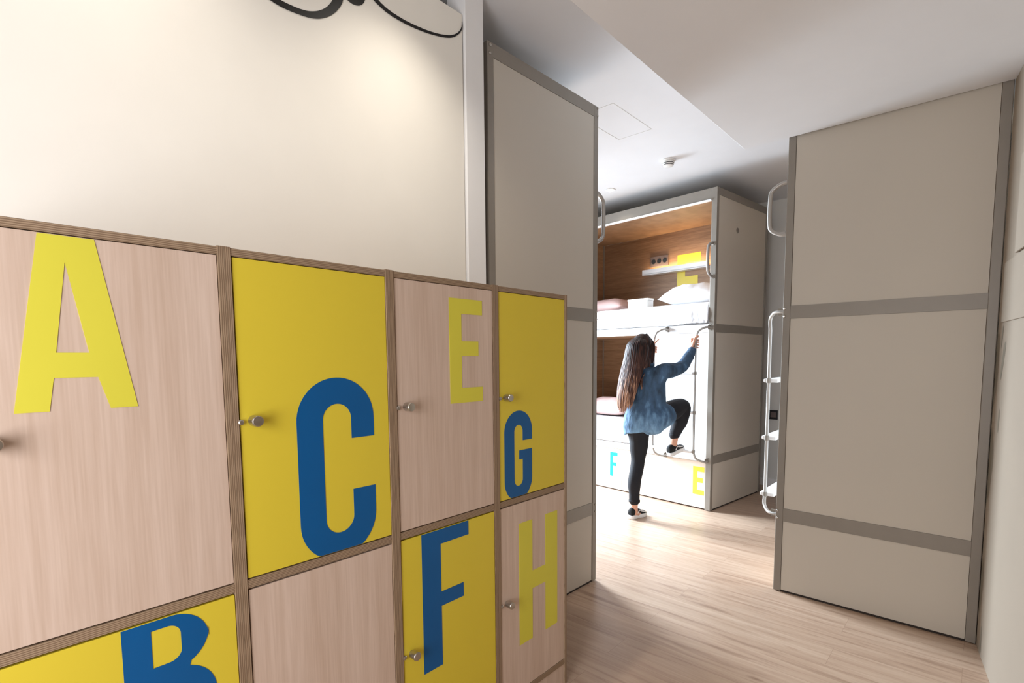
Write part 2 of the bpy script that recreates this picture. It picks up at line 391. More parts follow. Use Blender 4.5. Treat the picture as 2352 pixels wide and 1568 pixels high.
LET = {
 'A': [[(.093,1.26),(.141,1.570),(.219,1.570),(.269,1.26),(.226,1.26),(.2105,1.319),(.148,1.319),(.139,1.26)],
       [(.175,1.524),(.154,1.364),(.2,1.364)]],
 'C': round_letter(.582, .795, .832, 1.302, .067, 1.006, 1.142, zc=.8515),
 'G': round_letter(1.314, 1.462, .838, 1.161, .051, 0, 1.052, bar=(1.017, 1.391, .033), zc=.8515),
 'E': l_E(1.071, 1.212, 1.208, 1.534, .050, .047, 1.194),
 'F': l_F(.947, 1.138, .384, .8215, .073, .046, .576, 1.113),
 'H': [[(1.387,.286),(1.462,.286),(1.462,.481),(1.540,.481),(1.540,.286),(1.615,.286),(1.615,.748),(1.540,.748),(1.540,.550),(1.462,.550),(1.462,.748),(1.387,.748)]],
 'B': [[(.2155,.37)] + [(.30,.37)] + arc(.300, .445, .078, .075, 270, 360) + arc(.300, .630, .078, .078, 0, 68) + arc(.300, .772, .068, .068, -62, 0) + arc(.300, .7535, .068, .068, 0, 90) + [(.2155, .8215)],
       [(.264,.422)] + [(.294,.422)] + arc(.294, .445, .026, .023, 270, 360) + arc(.294, .640, .026, .026, 0, 90) + [(.264,.666)],
       [(.264,.724)] + [(.292,.724)] + arc(.292, .745, .024, .021, 270, 360) + arc(.292, .779, .024, .023, 0, 90) + [(.264,.802)]],
 'D': [[(.57,.12),(.66,.12)] + arc(.66,.19,.07,.07,270,360) + arc(.66,.33,.07,.07,0,90) + [(.57,.40)],
       [(.615,.165),(.655,.165)] + arc(.655,.19,.027,.025,270,360) + arc(.655,.33,.027,.025,0,90) + [(.615,.355)]],
}
# ------------------------------------------------------------------ lockers
LY = 1.230                                  # front plane of the carcass edges
XD = [.020, .4385, .8575, 1.2745, 1.6760]   # centre lines of the uprights
T2 = .0128
LTOP, LBACK = 1.5905, 1.690
def locker(i, up_mat, low_mat, up_l, low_l, label):
    x0, x1 = XD[i], XD[i+1]
    t = thing('locker_cabinet', label, 'locker', ((x0+x1)/2, LY, 0), 0, 'lettered locker cabinets in a row')
    ox = (x0+x1)/2
    def L(b):
        bmesh.ops.translate(b, verts=b.verts, vec=(-ox, -LY, 0)); return b
    w = T2 if i < 3 else .0115
    sx0, sx1 = x0+.0003, x1-.0003
    obj('side_panel', L(bx(sx0, sx0+T2, LY, LBACK, 0, LTOP+.0008)), M['plyv'], t)
    obj('side_panel', L(bx(sx1-w, sx1, LY, LBACK, 0, LTOP+.0008)), M['plyv'], t)
    a, b = sx0+T2, sx1-w
    obj('top_board', L(bx(a, b, LY+.0015, LBACK, LTOP-.0175, LTOP-.001)), M['plyh'], t)
    obj('middle_shelf', L(bx(a, b, LY+.0015, LBACK, .8275, .8475)), M['plyh'], t)
    obj('bottom_shelf', L(bx(a, b, LY+.0015, LBACK, .090, .110)), M['plyh'], t)
    obj('back_board', L(bx(a, b, LBACK-.01, LBACK, .110, LTOP-.018)), M['dark'], t)
    obj('plinth', L(bx(a, b, LY+.006, LY+.022, .0, .0895)), M['oakdoor'], t)
    for (z0, z1, mt, let, lm, kz) in ((.8505, 1.5712, up_mat, up_l, 'blue' if up_mat == 'yellow' else 'lyellow', 1.212), (.1125, .8225, low_mat, low_l, 'blue' if low_mat == 'yellow' else 'lyellow', .474)):
        d = obj('door', L(bx(a+.0032, b-.0012, LY+.003, LY+.021, z0, z1)), M[mt], t, bevel=.0008)
        d['label'] = ('yellow' if mt == 'yellow' else 'pale oak') + ' locker door'
        s = flat_shape(LET[let]); bmesh.ops.translate(s, verts=s.verts, vec=(0, LY+.0029, 0))
        lt = obj('letter', L(s), M[lm], d); lt['label'] = ('blue' if lm == 'blue' else 'yellow') + ' letter ' + let
        kx = a + .030
        kb = nb()
        lathe(kb, [(.009, 0), (.009, .005), (.0122, .0055), (.0128, .007), (.0128, .029), (.0115, .032), (0.002, .0325)], 24,
              face_mat((kx, LY+.003, kz), (1, 0, 0), (0, -1, 0)))
        obj('knob', L(kb), M['steel'], d, smooth=False, bevel=.0006)
        hb = nb()
        lathe(hb, [(.0062, 0), (.0062, .006), (.004, .0075), (.001, .0077)], 16, face_mat((a+.0035, LY+.0032, kz-.002), (1, 0, 0), (0, -1, 0)))
        obj('latch', L(hb), M['steel'], d)
    return t
locker(0, 'oakdoor', 'yellow', 'A', 'B', 'locker cabinet with an oak door lettered yellow A over a yellow door lettered B')
locker(1, 'yellow', 'oakdoor', 'C', 'D', 'locker cabinet whose yellow upper door carries a large blue C')
locker(2, 'oakdoor', 'yellow', 'E', 'F', 'locker cabinet with an oak door lettered E over a yellow door lettered blue F')
locker(3, 'yellow', 'oakdoor', 'G', 'H', 'locker cabinet at the row end with blue G door over oak H door')

# ------------------------------------------------------------------ bunks
HB = 2.75
def bunk(loc, rz, depth, m_, label, length=2.0, letters=None, ladder=True, handle=True, bolts='outer'):
    """local frame: x = depth away from the open front, y*m_ = along the front, end panel at y=0"""
    t = thing('bunk_bed', label, 'bunk bed', loc, rz, 'tall built-in two-tier bunk beds')
    def B(x0, x1, y0, y1, z0, z1, b=None): return box(b or nb(), x0, x1, y0*m_, y1*m_, z0, z1)
    PW = .038; PF = .050
    for (x0, x1) in ((0, PW), (depth-PW, depth)):
        for (y0, y1) in ((0, PF), (length-PF, length)):
            obj('post', B(x0, x1, y0, y1, .004, HB), M['alu'], t, bevel=.003)
    RAILS = ((.413, .487), (1.553, 1.622), (2.690, HB))
    for (y0, y1) in ((.0015, .03), (length-.03, length-.0015)):
        for z0, z1 in RAILS:
            obj('end_rail', B(PW, depth-PW, y0, y1, z0, z1), M['alu'], t)
    for (y0, y1) in ((.0045, .022), (length-.022, length-.0045)):
        for z0, z1 in ((.012, .4125), (.4875, 1.5525), (1.6225, 2.6895)):
            obj('end_panel', B(PW+.0015, depth-PW-.0015, y0, y1, z0, z1), M['panel'], t)
    for (y0, y1) in ((.006, .020), (length-.02, length-.006)):
        obj('base_gap', B(PW, depth-PW, y0, y1, .001, .012), M['dark'], t)
    # front rails
    obj('front_rail', B(.002, .034, PF, length-PF, 2.660, HB), M['alu'], t)['label'] = 'top front rail'
    obj('curtain_rail', B(-.010, .02, PF, length-PF, 2.645, 2.659), M['white'], t, bevel=.002)
    obj('bed_rail', B(.002, .028, PF, length-PF, 1.553, 1.622), M['white'], t)
    obj('bed_rail', B(.002, .028, PF, length-PF, .430, .487), M['white'], t)
    obj('front_panel', B(.016, .028, PF, .66, .488, 1.552), M['white'], t)
    # inner lining
    lb = nb()
    B(depth-.0305, depth-.012, .0225, length-.0225, .43, 2.70, lb)
    obj('back_lining', lb, M['inwood'], t)
    for (y0, y1) in ((.024, .036), (length-.036, length-.024)):
        obj('side_lining', B(PW, depth-.0306, y0, y1, .49, 2.70), M['inwood'], t)
    obj('roof_lining', B(.035, depth-.031, .037, length-.037, 2.701, 2.716), M['inwood'], t)
    obj('roof_board', B(.035, depth-.001, .031, length-.031, 2.72, HB-.004), M['panel'], t)
    for z1 in (1.610, .475):
        obj('bed_base', B(.030, depth-.032, .038, length-.038, z1-.05, z1), M['inwood'], t)
    # drawers
    ys = (PF+.003, 1.005, length-PF-.003) if letters is None else (PF+.003, .952, length-PF-.003)
    for k in range(2):
        d = obj('drawer', B(.010, .028, ys[k]+.0015, ys[k+1]-.0015, .012, .426), M['drawer'], t, bevel=.001)
        if letters:
            ch, lm, shp = letters[k]
            s = flat_shape(shp); # XZ plate -> front plane x = .010 facing -x ; plate x -> -y so it reads from the front
            bmesh.ops.transform(s, matrix=Matrix(((0,1,0,.010),(-m_,0,0,0),(0,0,1,0),(0,0,0,1))), verts=s.verts)
            lt = obj('letter', s, M[lm], d); lt['label'] = ('cyan' if lm == 'cyan' else 'yellow') + ' letter ' + ch
    if ladder:
        la = obj('ladder', bmesh.new(), M['pipe'], t)
        so = -.095
        st = (.115, .525)
        for y in st:
            p = [(.004, y-.085, 1.592), (-.02, y-.082, 1.594), (-.058, y-.062, 1.592), (so+.004, y-.020, 1.560), (so, y, 1.500)]
            q = [(so, y, .525), (so+.004, y-.020, .470), (-.058, y-.062, .443), (-.02, y-.082, .440), (.004, y-.085, .442)]
            pts = catmull(p, 6) + [Vector((so, y, 1.2)), Vector((so, y, .85))] + catmull(q, 6)
            pts = [Vector((a.x, a.y*m_, a.z)) for a in pts]
            obj('stile', tube(nb(), pts, .0095, 12), M['pipe'], la, smooth=True)
            for z in (1.592, .442):
                bk = nb(); B(-.036, .002, y-.081, y-.075, z-.018, z+.022, bk); B(-.002, .004, y-.088, y-.068, z-.024, z+.028, bk)
                obj('bracket', bk, M['alu'], la, bevel=.001)
        for z in (1.205, .865, .525):
            obj('rung', B(so-.032, so+.050, st[0]+.006, st[1]-.006, z-.012, z+.010), M['white'], la, bevel=.006)
            for y in st: obj('clamp', tube(nb(), [(so, y*m_, z-.014), (so, y*m_, z+.014)], .0128, 12), M['alu'], la)
    if handle:
        p = [(.002, .024, 2.292), (-.035, .024, 2.290), (-.082, .024, 2.262), (-.092, .024, 2.215), (-.092, .024, 2.10), (-.082, .024, 2.050), (-.035, .024, 2.020), (.002, .024, 2.018)]
        pts = [Vector((a.x, a.y*m_, a.z)) for a in catmull(p, 6)]
        h = obj('grab_handle', tube(nb(), pts, .0115, 12), M['pipe'], t, smooth=True)
        for z in (2.292, 2.018):
            obj('bracket', lathe(nb(), [(.018, -.001), (.018, .004), (.012, .006)], 16, face_mat((0, .024*m_, z), (0, 1, 0), (-1, 0, 0))), M['alu'], h)
    # bolts on the end face
    bl = []
    if bolts == 'right':      # post nearest the front
        for zr in RAILS: bl += [(.010, (zr[0]+zr[1])/2+.021), (.010, (zr[0]+zr[1])/2-.021)]
        bl += [(depth-.018, 2.735), (depth-.016, 2.700)]
    elif bolts == 'left':
        for zr in RAILS[:2]: bl += [(.009, (zr[0]+zr[1])/2+.021), (.009, (zr[0]+zr[1])/2-.021)]
    for x, z in bl:
        obj('bolt', lathe(nb(), [(.0075, 0), (.0068, .003), (.004, .0048), (.001, .005)], 12, face_mat((x, 0, z), (1, 0, 0), (0, -m_, 0))), M['steel'], t, smooth=True)
    return t
Fp = Vector((4.437, 1.718, 0)); FA = R(-6.47)
fx = Vector((math.cos(FA), math.sin(FA), 0)); fy = Vector((-math.sin(FA), math.cos(FA), 0))
# letters on the drawers are given by distance along the front, mirrored so they read from the aisle
def mir(lp): return [[(-x, z) for x, z in l] for l in lp]
E_sh = l_E(-.172, -.064, .128, .378, .040, .042)
F_sh = l_F(-1.098, -1.004, .140, .385, .036, .036)
# x in these shapes = -(distance from the corner)
far = bunk(Fp, FA, .99, 1, 'far two-tier bunk bed that the person is climbing, lit wooden niches', letters=(('E', 'lyellow', E_sh), ('F', 'cyan', F_sh)))
rb = bunk((3.1625, .8455, 0), R(-90.45), .885, 1, 'right-hand bunk bed, tall grey-framed end panel beside the right wall', bolts='left')
lb_ = bunk((2.6065, 1.695, 0), R(180-1.2), .868, -1, 'left bunk bed whose tall end panel stands behind the lockers', bolts='right', ladder=False)

# far bunk: fittings on its inner back wall (local frame)
D = .99 - .030
E_wall = l_E(-.93+.0, -.62, 1.86, 2.46, .085, .085)
sh = obj('reading_shelf', box(box(nb(), D-.13, D-.004, .52, 1.31, 2.262, 2.272), D-.13, D-.120, .52, 1.31, 2.256, 2.315), M['white'], far, bevel=.001)
obj('light_strip', bx(D-.06, D-.045, .56, 1.27, 2.2725, 2.279), M['led'], sh)
ol = obj('outlet_panel', bx(D-.014, D-.001, 1.055, 1.28, 2.355, 2.470), M['outlet'], far, bevel=.003)
for k in range(3):
    obj('outlet', lathe(nb(), [(.026, 0), (.026, .003), (.018, .003)], 20, face_mat((D-.014, 1.095+.072*k, 2.412), (0, 1, 0), (-1, 0, 0))), M['socket'], ol)
s = flat_shape(l_E(-.945, -.670, 1.85, 2.444, .095, .090, -.70))
bmesh.ops.transform(s, matrix=Matrix(((0,1,0,D-.0005),(-1,0,0,0),(0,0,1,0),(0,0,0,1))), verts=s.verts)
obj('wall_letter', s, M['yellow'], far)['label'] = 'large yellow letter E on the wooden back wall'
obj('end_socket', lathe(nb(), [(.024, 0), (.024, .002), (.02, .003)], 20, face_mat((.38, .0045, 2.45), (1, 0, 0), (0, -1, 0))), M['alu'], far)

def soft_slab(x0, x1, y0, y1, z0, z1, rnd=.03, amp=.004, n=(10, 22, 3), top_drop=0):
    bm = nb(); bmesh.ops.create_cube(bm, size=1)
    bmesh.ops.subdivide_edges(bm, edges=bm.edges[:], cuts=9, use_grid_fill=True)
    sx, sy, sz = x1-x0, y1-y0, z1-z0
    for v in bm.verts:
        c = v.co.copy()
        p = Vector((c.x*sx, c.y*sy, c.z*sz))
        h = Vector((sx/2-rnd, sy/2-rnd, sz/2-rnd))
        q = Vector([max(-h[i], min(h[i], p[i])) for i in range(3)])
        dlt = p-q
        if dlt.length > 1e-6:
            mx = max(abs(dlt.x), abs(dlt.y), abs(dlt.z)); dlt = dlt.normalized()*mx
        p = q+dlt
        nn = noise.noise(p*9)*amp + noise.noise(Vector((p.x*25, p.y*6, p.z*20)))*amp*.5
        v.co = p + Vector((x0+x1, y0+y1, z0+z1))/2 + dlt.normalized()*nn if dlt.length > 1e-6 else p + Vector((x0+x1, y0+y1, z0+z1))/2
    return bm
def pillow_bm(sx, sy, sz):
    bm = nb(); bmesh.ops.create_grid(bm, x_segments=24, y_segments=24, size=.5)
    bm2 = nb(); top = {}; bot = {}
    N = 24
    for j in range(N+1):
        for i in range(N+1):
            u, v = i/N*2-1, j/N*2-1
            hgt = max(0, (1-abs(u)**3.2)*(1-abs(v)**3.2))**.62
            pinch = 1 - .05*(1-abs(v)**2)*abs(u) - .05*(1-abs(u)**2)*abs(v)
            wr = noise.noise(Vector((u*3, v*3, sx)))*.10*hgt + noise.noise(Vector((u*11*abs(v)+u*4, v*4, 2)))*.05
            top[i, j] = bm2.verts.new((u*sx/2*pinch, v*sy/2*pinch, hgt*sz*.62*(1+wr)))
            bot[i, j] = top[i, j] if i in (0, N) or j in (0, N) else bm2.verts.new((u*sx/2*pinch, v*sy/2*pinch, -hgt*sz*.34))
    for j in range(N):
        for i in range(N):
            bm2.faces.new((top[i,j], top[i+1,j], top[i+1,j+1], top[i,j+1]))
            f = (bot[i,j+1], bot[i+1,j+1], bot[i+1,j], bot[i,j])
            if len(set(f)) == 4: 
                try: bm2.faces.new(f)
                except ValueError: pass
    bm.free(); return bm2
def place_on_far(o, x, y, z, rz=0, tilt=(0, 0)):
    o.location = Fp + fx*x + fy*y + Vector((0, 0, z)); o.rotation_euler = (tilt[0], tilt[1], FA+rz)
mt_ = obj('mattress', soft_slab(.034, .90, .055, 1.935, 1.612, 1.815, .035), M['bed'], smooth=True)
place_on_far(mt_, 0, 0, 0); tag(mt_, 'white sheeted mattress on the upper tier of the far bunk', 'mattress', 'mattresses in the far bunk')
mt_ = obj('mattress', soft_slab(.034, .90, .055, 1.935, .477, .700, .035), M['bed'], smooth=True)
place_on_far(mt_, 0, 0, 0); tag(mt_, 'white sheeted mattress on the lower tier, left of the person', 'mattress', 'mattresses in the far bunk')
# sheet draped over the front edge with folds near the pillow
bm = nb(); prev = None
NY, NP = 150, 14
prof = [(.30, 1.8185), (.16, 1.8185), (.07, 1.8185), (.035, 1.814), (.014, 1.800), (.004, 1.78), (.000, 1.75), (-.002, 1.72), (-.003, 1.69), (-.004, 1.66), (-.004, 1.635), (-.004, 1.628)]
for j in range(NY+1):
    y = .055 + 1.87*j/NY; row = []
    for k, (x, z) in enumerate(prof):
        f = max(0, (k-3)/8)*max(0, min(1, (.62-y)/.4))
        rip = .012*f*math.sin(y*75+1.5*math.sin(k*.6)+k*.35) + .004*f*math.sin(y*190+k)
        row.append(bm.verts.new((x - abs(rip)*1.2 - .003*f, y + rip*.3, z + (.010*f*math.sin(y*9) if k > 8 else 0))))
    if prev:
        for a in range(len(prof)-1): bm.faces.new((prev[a], prev[a+1], row[a+1], row[a]))
    prev = row
sheet = obj('bed_sheet', bm, M['bed'], smooth=True)
so_ = sheet.modifiers.new('thick', 'SOLIDIFY'); so_.thickness = .003
place_on_far(sheet, 0, 0, .0); tag(sheet, 'white sheet draped in folds over the upper bed edge of the far bunk', 'sheet')
pw = obj('pillow', pillow_bm(.46, .58, .21), M['bed'], smooth=True); place_on_far(pw, .36, .365, 1.893, R(6), (R(2), R(-4)))
tag(pw, 'plump white pillow on the upper bunk beside the yellow E', 'pillow', 'pillows in the far bunk')
pw = obj('pillow', pillow_bm(.50, .66, .17), M['mauve'], smooth=True); place_on_far(pw, .55, 1.52, 1.878, R(0))
tag(pw, 'mauve pillow at the far left of the upper bunk', 'pillow', 'pillows in the far bunk')
pw = obj('pillow', pillow_bm(.50, .62, .20), M['mauve'], smooth=True); place_on_far(pw, .52, 1.46, .772, R(0))
tag(pw, 'mauve pillow in the shaded lower bunk niche left of the person', 'pillow', 'pillows in the far bunk')
tb = thing('storage_box', 'small white box standing on the upper bed, left of the white pillow', 'box')
tb.location = Fp + fx*.20 + fy*.885 + Vector((0, 0, 1.821)); tb.rotation_euler = (0, 0, FA)
obj('box_body', bx(-.05, .05, -.115, .115, 0, .075), M['plastic'], tb, bevel=.003)
obj('lid', bx(-.053, .053, -.118, .118, .0755, .095), M['plastic'], tb, bevel=.003)

# ------------------------------------------------------------------ ceiling and wall fittings
def downlight(x, y, z, label, e, ang, vis=True):
    t = thing('ceiling_downlight', label, 'ceiling light', (x, y, z), 0, 'recessed ceiling downlights')
    obj('trim_ring', lathe(nb(), [(.030, -.001), (.046, -.001), (.046, -.004), (.042, -.007), (.030, -.006)], 32), M['white'], t)
    obj('diffuser', lathe(nb(), [(.0295, -.001), (.0290, -.008), (.022, -.0115), (.005, -.0125)], 24), M['glow'], t)
    l_ = spot('downlight_lamp', (x, y, z-.02), e, (1, .93, .82), ang, blend=1)
    return t
downlight(4.33, 2.68, CEIL, 'small round ceiling downlight glowing left of the smoke detector', 25, 110)
downlight(1.22, 1.345, CEIL, 'ceiling downlight above the G and E lockers', 36, 112)
downlight(4.85, .55, CEIL, 'added unseen downlight behind the right bunk bed', 105, 140)  # hidden lamp and fixture added to brighten the far bunk's end panel
downlight(.38, 1.345, CEIL, 'ceiling downlight above the A and C lockers', 24, 120)
t = thing('smoke_detector', 'round white smoke detector with dark slots on the ceiling', 'smoke detector', (4.005, 1.95, CEIL))
obj('base_plate', lathe(nb(), [(.056, -.0005), (.056, -.010), (.050, -.013), (.045, -.014)], 36), M['plastic'], t)
obj('detector_body', lathe(nb(), [(.044, -.014), (.046, -.020), (.046, -.026)], 36), M['plastic'], t)
obj('vent_slot', lathe(nb(), [(.041, -.026), (.041, -.032)], 36), M['black'], t)
obj('detector_ring', lathe(nb(), [(.0455, -.032), (.043, -.037)], 36), M['plastic'], t)
obj('vent_slot', lathe(nb(), [(.036, -.037), (.036, -.043)], 36), M['black'], t)
obj('detector_cap', lathe(nb(), [(.040, -.043), (.034, -.050), (.018, -.054), (.003, -.055)], 36), M['plastic'], t)
t = thing('wall_socket', 'black wall socket on the back wall behind the right bunk ladder', 'socket', (5.7495, 1.59, .745))
obj('socket_plate', bx(-.012, 0, -.042, .042, -.048, .048), M['socket'], t, bevel=.003)
obj('socket_insert', bx(-.015, -.0121, -.026, .026, -.026, .026), M['outlet'], t, bevel=.002)

def ribbon(pts, widths, y, n=10):
    """tapered flat ribbon on a wall plane, pts = (x, z)"""
    P3 = catmull([(p[0], p[1], w_) for p, w_ in zip(pts, widths)], n)
    L_ = []; R_ = []
    for i, p in enumerate(P3):
        d = (P3[min(i+1, len(P3)-1)] - P3[max(i-1, 0)]); d = Vector((d.x, d.y, 0)).normalized(); nn = Vector((-d.y, d.x))
        L_.append((p.x+nn.x*p.z/2, p.y+nn.y*p.z/2)); R_.append((p.x-nn.x*p.z/2, p.y-nn.y*p.z/2))
    bm = nb(); v0 = None
    for a, b in zip(L_, R_):
        v = [bm.verts.new((a[0], y, a[1])), bm.verts.new((b[0], y, b[1]))]
        if v0: bm.faces.new((v0[0], v0[1], v[1], v[0]))
        v0 = v
    return bm
dec = ribbon([(.56, 2.60), (.62, 2.53), (.70, 2.485), (.79, 2.457), (.873, 2.459), (.925, 2.474), (.966, 2.502), (.997, 2.540), (1.012, 2.58), (1.000, 2.63), (.955, 2.65)],
             [.006, .012, .018, .020, .018, .021, .024, .028, .030, .026, .012], 1.6985)
b2 = ribbon([(1.115, 2.665), (1.135, 2.645), (1.165, 2.628), (1.216, 2.615), (1.304, 2.614), (1.41, 2.628), (1.501, 2.654), (1.550, 2.686), (1.573, 2.718), (1.576, 2.745)],
            [.022, .020, .016, .014, .012, .010, .009, .007, .005, .002], 1.6985)
def merge(a, b):
    me = bpy.data.meshes.new('tmp'); b.to_mesh(me); b.free(); a.from_mesh(me); bpy.data.meshes.remove(me); return a
dec = merge(dec, b2)
loop = [bpy_v for bpy_v in [(1.063+.052*math.cos(a*PI/12), 2.625+.052*math.sin(a*PI/12)) for a in range(24)]]
dec.faces.new([dec.verts.new((x, 1.6985, z)) for x, z in loop])
d_ = obj('wall_decal', dec, M['black']); d_.modifiers.new('t', 'SOLIDIFY').thickness = .0008
tag(d_, 'black curling scroll decal high on the cream wall above the lockers', 'wall decal')

# taupe decal marks and white boxes on the right wall
def on_wall(bm): # local x = s (towards the camera), z = height, y = offset
    mm = Matrix(((-wd.x, wnrm.x, 0, W0.x), (-wd.y, wnrm.y, 0, W0.y), (0, 0, 1, 0), (0, 0, 0, 1)))
    bmesh.ops.transform(bm, matrix=mm, verts=bm.verts); return bm
def blob(bm, pts):
    P3 = catmull([(a, b, 0) for a, b in pts + [pts[0]]], 6)[:-1]
    bm.faces.new([bm.verts.new((p.x, .0006, p.y)) for p in P3])
bm = nb()
blob(bm, [(.01, 1.44), (.05, 1.42), (.06, 1.25), (.02, 1.13), (.005, 1.15)])
blob(bm, [(.15, 1.39), (.19, 1.40), (.17, 1.32), (.13, 1.24), (.12, 1.28)])
blob(bm, [(.10, 1.47), (.12, 1.46), (.10, 1.38), (.085, 1.40)])
blob(bm, [(.006, 1.02), (.05, .99), (.09, .90), (.06, .76), (.01, .68), (.005, .8)])
blob(bm, [(.14, 1.12), (.16, 1.10), (.15, 1.02), (.13, 1.04)])
blob(bm, [(.005, .42), (.04, .40), (.06, .30), (.03, .18), (.006, .20)])
blob(bm, [(.08, .02), (.11, .02), (.10, .12), (.085, .12)])
d2 = obj('wall_decal', on_wall(bm), M['taupe'])
tag(d2, 'taupe scroll decal on the right wall next to the right bunk', 'wall decal')
t = thing('wall_box', 'white flat box mounted on the right wall at the photo edge', 'box')
obj('box_body', on_wall(bx(.30, 1.1, .0006, .012, 1.745, 2.12)), M['rwall'], t, bevel=.003)
obj('box_cover', on_wall(bx(.085, 1.1, .0006, .006, 1.485, 1.738)), M['rwall'], t, bevel=.003)

# ------------------------------------------------------------------ the person
person = thing('person', 'person with long brown hair in a denim shirt climbing the bunk ladder', 'person', (3.87, 2.12, 0))
def pobj(name, bm, mat, parent=None, voxel=None, smooth_it=3, **k):
    """bm in world coordinates, re-based on the person"""
    bmesh.ops.translate(bm, verts=bm.verts, vec=(-3.87, -2.12, 0))
    o = obj(name, bm, mat, parent or person, smooth=True, **k)
    if voxel:
        r_ = o.modifiers.new('remesh', 'REMESH'); r_.mode = 'VOXEL'; r_.voxel_size = voxel; r_.use_smooth_shade = True
        s_ = o.modifiers.new('smooth', 'SMOOTH'); s_.factor = .5; s_.iterations = smooth_it
        evaluated(o)
        for p in o.data.polygons: p.use_smooth = True
    return o
def limb(bm, pts, rads, n=6, seg=16, flat=1.0):
    P4 = catmull(pts, n); Rr = []
    for i in range(len(P4)):
        f = i/n; a = int(min(f, len(rads)-1)); b = min(a+1, len(rads)-1); u = f-a; u = u*u*(3-2*u)
        Rr.append(rads[a]*(1-u)+rads[b]*u)
    tube(bm, P4, Rr, seg, flat=flat); ball(bm, P4[0], Rr[0]); ball(bm, P4[-1], Rr[-1])
JT = dict(
    lank=Vector((3.845, 2.125, .095)), lknee=Vector((3.93, 2.145, .46)), lhip=Vector((3.97, 2.155, .80)),
    rhip=Vector((4.02, 2.03, .83)), rknee=Vector((4.31, 1.935, .915)), rank=Vector((4.262, 1.985, .625)),
    pelv=Vector((3.99, 2.09, .84)), chest=Vector((4.02, 2.11, 1.13)), neck=Vector((4.035, 2.135, 1.285)), head=Vector((4.045, 2.165, 1.425)),
    rsh=Vector((4.03, 1.980, 1.225)), relb=Vector((4.19, 1.888, 1.262)), rwr=Vector((4.325, 1.862, 1.400)),
    lsh=Vector((4.03, 2.255, 1.225)), lelb=Vector((4.21, 2.33, 1.19)), lwr=Vector((4.325, 2.282, 1.350)))
# stile centres in world space (ladder: x' = -.095, y' = .115 / .525)
SR = Fp + fx*-.095 + fy*.115; SL = Fp + fx*-.095 + fy*.525
body = nb()
# head: skull, jaw, nose, ears, neck
hd = JT['head']; fdir = Vector((.97, -.12, .2)).normalized(); sdir = Vector((.12, .99, 0)).normalized(); udir = fdir.cross(sdir)
def hp(f, s_, u): return hd + fdir*f + sdir*s_ + udir*u
hb_ = nb()
ball(body, hp(-.008, 0, .015), (.088, .072, .088), 20, 14)
ball(body, hp(.030, 0, -.030), (.056, .054, .075), 18, 12)
ball(body, hp(.060, 0, -.075), (.024, .028, .020))
ball(body, hp(.088, 0, -.022), (.016, .011, .022)); ball(body, hp(.080, 0, .006), (.010, .008, .026))
ball(body, hp(.080, 0, -.056), (.012, .022, .010))
for s_ in (-1, 1):
    ball(body, hp(-.008, s_*.072, -.012), (.018, .008, .028))
limb(body, [JT['neck']+Vector((-.01, 0, -.06)), JT['neck'], hp(-.015, 0, -.055)], [.055, .046, .046])
# trunk under the clothes
limb(body, [JT['pelv'], (4.0, 2.10, .97), JT['chest'], JT['neck']+Vector((-.01, 0, -.05))], [.115, .095, .11, .06], flat=.85)
for s_, a, b, c in ((-1, 'rsh', 'relb', 'rwr'), (1, 'lsh', 'lelb', 'lwr')):
    limb(body, [JT['chest']+Vector((0, s_*.05, .06)), JT[a], JT[b], JT[c]], [.06, .048, .037, .0235])
limb(body, [JT['pelv'], JT['lhip'], JT['lknee'], (3.866, 2.137, .30), (3.852, 2.129, .17), (3.850, 2.127, .10), (3.848, 2.125, .05)], [.09, .075, .045, .042, .033, .029, .032])
limb(body, [JT['pelv'], JT['rhip'], (4.17, 1.975, .885), (4.308, 1.935, .905), (4.284, 1.952, .80), (4.266, 1.970, .70), (4.262, 1.978, .62), (4.262, 1.985, .57), (4.262, 1.99, .54)], [.09, .07, .06, .045, .045, .038, .032, .030, .032])
ball(body, (3.885, 2.12, .038), (.065, .034, .026)); ball(body, (4.305, 1.978, .550), (.055, .033, .024))
